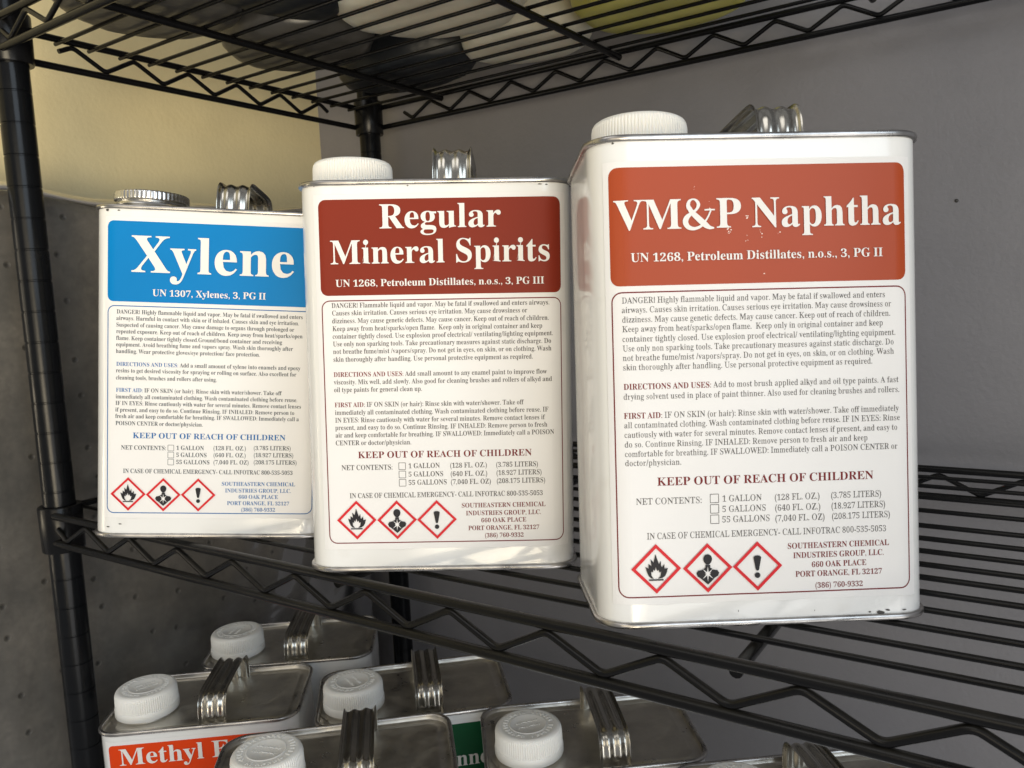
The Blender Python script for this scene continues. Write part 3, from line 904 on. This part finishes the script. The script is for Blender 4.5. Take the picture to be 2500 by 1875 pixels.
# --- the cans on the lower shelf
LOW = {'A': (126.1, 27.6, 0.69, -406.4), 'B': (97.8, 145, 0.68, -406.4), 'C': (277.8, 128.5, 0.76, -406.4), 'D': (319.8, -5.2, 0.745, -406.4), 'E': (444.1, 137.4, 0.68, -406.4), 'F': (611.6, 135.3, 0.68, -406.4)}
GL_ = "one gallon cans crowded on the lower shelf"
LOWDEF = [
 ("A", "white can with orange Methyl label, beside the left post on the lower shelf", 12, -52, 41, 0.3),
 ("B", "rearmost lower shelf can with dull grey top, behind the orange labelled can", 10, -54, 41, 1.0),
 ("C", "lower shelf can with green label, partly hidden behind two cans in front", 12, -51, 38, 1.7),
 ("D", "frontmost lower can with dark shiny top, overlapping the orange label", 17, -43, 43, 2.4),
 ("E", "lower shelf can just below the front rail, right of the green labelled one", 12, -48, 35, 3.1),
 ("F", "rightmost lower shelf can, only its tin handle and rim showing at the bottom", 10, -50, 48, 4.0)]
cans_low = {}
for i, (k, lab, hx, cx, cy, turn) in enumerate(LOWDEF):
    cn = make_can("solvent_can", 0.7 * i, hx, cx, cy, turn=turn, cs=0.94 if k == 'D' else 1.0)
    x, y, a, z = LOW[k]
    cn.location = (x * MM, y * MM, z * MM); cn.rotation_euler = (0, 0, a)
    if k == 'D': cn.scale = (1.05, 1.05, 1.05)
    tag(cn, lab, "solvent can", GL_); cans_low[k] = cn
make_label(cans_low["A"], 17.5, 0.0, m_orange, m_orange, m_grey, m_grey, [([("Methyl Ethyl", B_)], -63.0, 63.0, 187.3, 14.0)], None, None)
make_label(cans_low["C"], 17.5, 1.4, m_green, m_green, m_grey, m_grey, [([("Lacquer Thinner", B_)], -62.0, 66.0, 168.0, 13.0)], None, None)

# ------------------------------------------------------------------ wire rack
RW, RD = 900.0, 414.0       # spacing of the posts
SHELVES = {'upper': 404.7, 'middle': 0.0, 'lower': -405.0}
HG = 23.7                   # between the two rails
rack = empty("wire_rack")
tag(rack, "black powder coated wire shelving rack with round grooved posts", "shelving rack")

def add_tube(name, pts, r, n=12, m=None, rnd=0, seg=1):
    if rnd: pts = round_poly(pts, rnd)
    V, F = tube_path(pts, r, n)
    return raw(name, mm(V), F, m or m_rack, rack, True, angle=50)

def post(px, py):
    z0, z1 = -900.0, 640.0; prof = []
    g0 = 349.6; zs = []
    z = g0
    while z > z0 + 30: z -= 25.4
    while z < z1 - 20: zs.append(z); z += 25.4
    prof = [(12.7, z0)]
    for z in zs: prof += [(12.7, z - 0.9), (12.05, z - 0.45), (12.05, z + 0.45), (12.7, z + 0.9)]
    prof += [(12.7, z1)]
    loops = [[((px + r * math.cos(2 * PI * i / 40)) * MM, (py + r * math.sin(2 * PI * i / 40)) * MM, z * MM) for i in range(40)] for r, z in prof]
    V, F = loft(loops, cap0=True, cap1=True)
    return raw("post", V, F, m_post, rack, True, angle=30)
for px in (0, RW):
    for py in (0, RD): post(px, py)

def collar(px, py, zs):
    prof = [(13.0, zs - 33), (16.3, zs - 33), (16.9, zs - 32), (17.4, zs + 5.2), (16.9, zs + 6.2), (14.6, zs + 6.4), (13.0, zs + 5.6)]
    loops = [[((px + r * math.cos(2 * PI * i / 40)) * MM, (py + r * math.sin(2 * PI * i / 40)) * MM, z * MM) for i in range(40)] for r, z in prof]
    V, F = loft(loops, ring=True)
    return raw("post_collar", V, F, m_rack, rack, True, angle=40)

RO = 11.0
def zigzag(p0, axis, length, start, pitch, zt, zb, top0=False):
    """bent truss wire between two rails; tails at both ends"""
    pts = []
    k = 0; s = start
    pts.append((s - pitch * 0.22, zb + (zt - zb) * (0.62 if top0 else 0.55)))
    top = top0
    while s < length - 8:
        pts.append((s, zt if top else zb)); top = not top; s += pitch / 2; k += 1
    pts.append((s - pitch * 0.28, zb + (zt - zb) * (0.5)))
    P3 = [(p0[0] + axis[0] * a, p0[1] + axis[1] * a, b) for a, b in pts]
    return add_tube("truss_wire", P3, 2.1, 9, rnd=4.0)

mid_y = [24, 47, 72, 96, 121, 145, 168, 194, 221, 251, 291, 330, 368, 401]
up_y = [16.5] + [45.4 + 29.15 * i for i in range(12)] + [395]
for nm, zs in SHELVES.items():
    for px in (0, RW):
        for py in (0, RD): collar(px, py, zs)
    for dz in (0, -HG):
        for (a, b) in (((10, -RO), (RW - 10, -RO)), ((10, RD + RO), (RW - 10, RD + RO)), ((-RO, 10), (-RO, RD - 10)), ((RW + RO, 10), (RW + RO, RD - 10))):
            bend = []
            ax = Vector((b[0] - a[0], b[1] - a[1], 0)).normalized()
            # the rail ends turn in to the collar
            inn = Vector((0, 1, 0)) if a[1] < 0 else (Vector((0, -1, 0)) if a[1] > RD else (Vector((1, 0, 0)) if a[0] < 0 else Vector((-1, 0, 0))))
            A = Vector((a[0], a[1], zs + dz)); Bp = Vector((b[0], b[1], zs + dz))
            add_tube("shelf_rail", [tuple(A + inn * 5 - ax * 1), tuple(A), tuple(A + ax * 8), tuple(Bp - ax * 8), tuple(Bp), tuple(Bp + inn * 5 + ax * 1)], 3.05, 12, rnd=2.5)
    zt, zb = zs - 4.2, zs - HG + 3.8
    if nm == 'middle':
        zigzag((0, -RO), (1, 0), RW, 29.0, 62.6, zt, zb); zigzag((0, RD + RO), (1, 0), RW, 31.0, 62.6, zt, zb)
    else:
        zigzag((0, -RO), (1, 0), RW, 26.0, 57.0, zt, zb); zigzag((0, RD + RO), (1, 0), RW, 61.0, 57.5, zt, zb)
    zigzag((-RO, 0), (0, 1), RD - 50, 58.0, 57.2, zt, zb, True)
    zigzag((RW + RO, 0), (0, 1), RD, 60.0, 57.0, zt, zb)
    ys = mid_y if nm == 'middle' else up_y
    zw = zs - 3.4 if nm != 'middle' else zs - 2.0
    for y in ys:
        add_tube("shelf_wire", [(-RO - 4, y, zw), (RW + RO + 4, y, zw)], 1.75, 8)
    for x in ((112, 340, 593, 800) if nm == 'middle' else (112, 340, 575, 800)):
        add_tube("cross_strut", [(x, -3.0, zs - 7.2), (x, RD + 4.0, zs - 7.2)], 3.3, 12)

# ------------------------------------------------------------------ walls
def wall_box(name, x0, x1, y0, y1, z0, z1, m, n=1):
    bm = bmesh.new()
    bmesh.ops.create_cube(bm, size=1, matrix=Matrix.Translation(((x0 + x1) / 2 * MM, (y0 + y1) / 2 * MM, (z0 + z1) / 2 * MM)) @ Matrix.Diagonal(((x1 - x0) * MM, (y1 - y0) * MM, (z1 - z0) * MM, 1)))
    o = finish(bm, name, m, smooth=False)
    tag(o, kind="structure")
    return o
wl = wall_box("left_wall", -240, -131, -900, 455, -1400, 1400, m_wall_l)
wr = wall_box("back_wall", -240, 2600, 455, 560, -1400, 1400, m_wall_r)
bm = bmesh.new()
bmesh.ops.create_uvsphere(bm, u_segments=8, v_segments=6, radius=1.6 * MM, matrix=Matrix.Translation((0.6342, 0.4550, 0.2282)))
finish(bm, "nail_hole", m_chip, wr)

# ------------------------------------------------------------------ charcoal slab in clear plastic, between the rack and the wall
def slab_mesh(name, x0, x1, y0, y1, z0, z1, r, m, parent, amp, seed, inflate=0.0):
    rnd = random.Random(seed); ph = [rnd.random() * 6 for _ in range(8)]
    loops = []
    for iy in range(61):
        y = y0 + (y1 - y0) * iy / 60
        sec = rrect(x1 - x0 + 2 * inflate, z1 - z0 + 2 * inflate, r + inflate, 6, 9)
        l = []
        for a, b in sec:
            tz = b / ((z1 - z0) / 2)
            lift = (2.5 * math.sin(y * 0.021 + ph[0]) + 1.3 * math.sin(y * 0.055 + ph[1])) * max(0, tz - 0.85) / 0.15
            if inflate and tz > 0.9: lift += amp * (0.5 + 0.5 * math.sin(y * 0.034 + 1.7))
            w = amp * 0.25 * (math.sin(y * 0.04 + b * 0.03 + ph[2]) + 0.6 * math.sin(y * 0.09 - b * 0.05 + ph[3]))
            yy = y - (0.0 if iy in (0,) else 0)
            end = min(1, (60 - iy) / 2.5); shr = 1 - 0.25 * (1 - end) ** 2
            l.append((((x0 + x1) / 2 + a * shr + (w if a > 0 else -w)) * MM, yy * MM, ((z0 + z1) / 2 + b + lift) * MM))
        loops.append(l)
    V, F = loft(loops, cap0=True, cap1=True)
    return raw(name, V, F, m, parent, True, angle=60)
slab = empty("wrapped_slab", (0, 0, 0))
tag(slab, "dark grey pinholed foam slab wrapped in clear plastic, standing against the cream wall", "foam slab")
slab_mesh("foam_core", -98, -46, -420, 410, -700, 276, 16, m_slab, slab, 1.6, 4)
slab_mesh("plastic_wrap", -98, -46, -424, 413, -700, 277, 16, m_film, slab, 5.0, 4, 2.6)

# ------------------------------------------------------------------ bundles on the upper shelf
def bundle(name, cx, cy, rx, ry, h, m, label, cat, group, seed, zb=404.2):
    rnd = random.Random(seed); ph = [rnd.random() * 6 for _ in range(10)]
    loops = []
    prof = [(0.02, 0.0), (0.55, 0.0), (0.82, 0.4), (0.93, 3), (1.0, 10), (1.05, 26), (1.05, 60), (0.98, 95), (0.80, 125), (0.45, 148), (0.16, 160), (0.13, 172), (0.24, 190), (0.05, 192)]
    for s, z in prof:
        l = []
        for i in range(64):
            a = 2 * PI * i / 64
            w = 1 + (0.03 * math.sin(3 * a + ph[0] + z * .02) + 0.018 * math.sin(7 * a + ph[1] - z * .03) + 0.012 * math.sin(13 * a + ph[2] + z * .06)) * min(1, z / 20 + 0.6)
            l.append(((rx * s * w * math.cos(a)) * MM, (ry * s * w * math.sin(a)) * MM, z * h / 192.0 * MM))
        loops.append(l)
    V, F = loft(loops, cap0=True, cap1=True)
    o = raw(name, V, F, m, None, True, angle=60)
    o.location = (cx * MM, cy * MM, zb * MM)
    return tag(o, label, cat, group)
G_D = "plastic bundles stored on the upper shelf"
bundle("plastic_bundle", 100, 66, 72, 70, 170, m_bagd, "dark grey shiny plastic bundle on the upper shelf, nearest the left post", "plastic bundle", G_D, 1)
bundle("plastic_bundle", 103, 214, 72, 66, 165, m_bagd, "crinkled dark grey plastic bundle in the middle of the upper shelf's left end", "plastic bundle", G_D, 2)
bundle("plastic_bundle", 118, 352, 84, 54, 160, m_bagn, "black plastic bundle at the back corner of the upper shelf, above the rear post", "plastic bundle", G_D, 3)
bundle("plastic_bundle", 196, 96, 42, 80, 190, m_bagn, "navy black smooth bundle on the upper shelf between dark and cream ones", "plastic bundle", G_D, 4)
bundle("plastic_bundle", 268, 212, 82, 80, 180, m_bagw, "large cream white plastic bundle in the middle of the upper shelf", "plastic bundle", G_D, 5)
bundle("plastic_bundle", 272, 352, 66, 56, 170, m_bagw, "smaller cream bundle on the upper shelf against the grey wall", "plastic bundle", G_D, 6)
bundle("plastic_bundle", 420, 345, 78, 68, 175, m_bagy, "mustard yellow plastic bundle on the upper shelf right of the cream ones", "plastic bundle", G_D, 7)
bundle("plastic_bundle", 405, 190, 60, 74, 175, m_bagw, "cream bundle on the upper shelf in front of the yellow one", "plastic bundle", G_D, 8)

bpy.data.objects.remove(_fo)
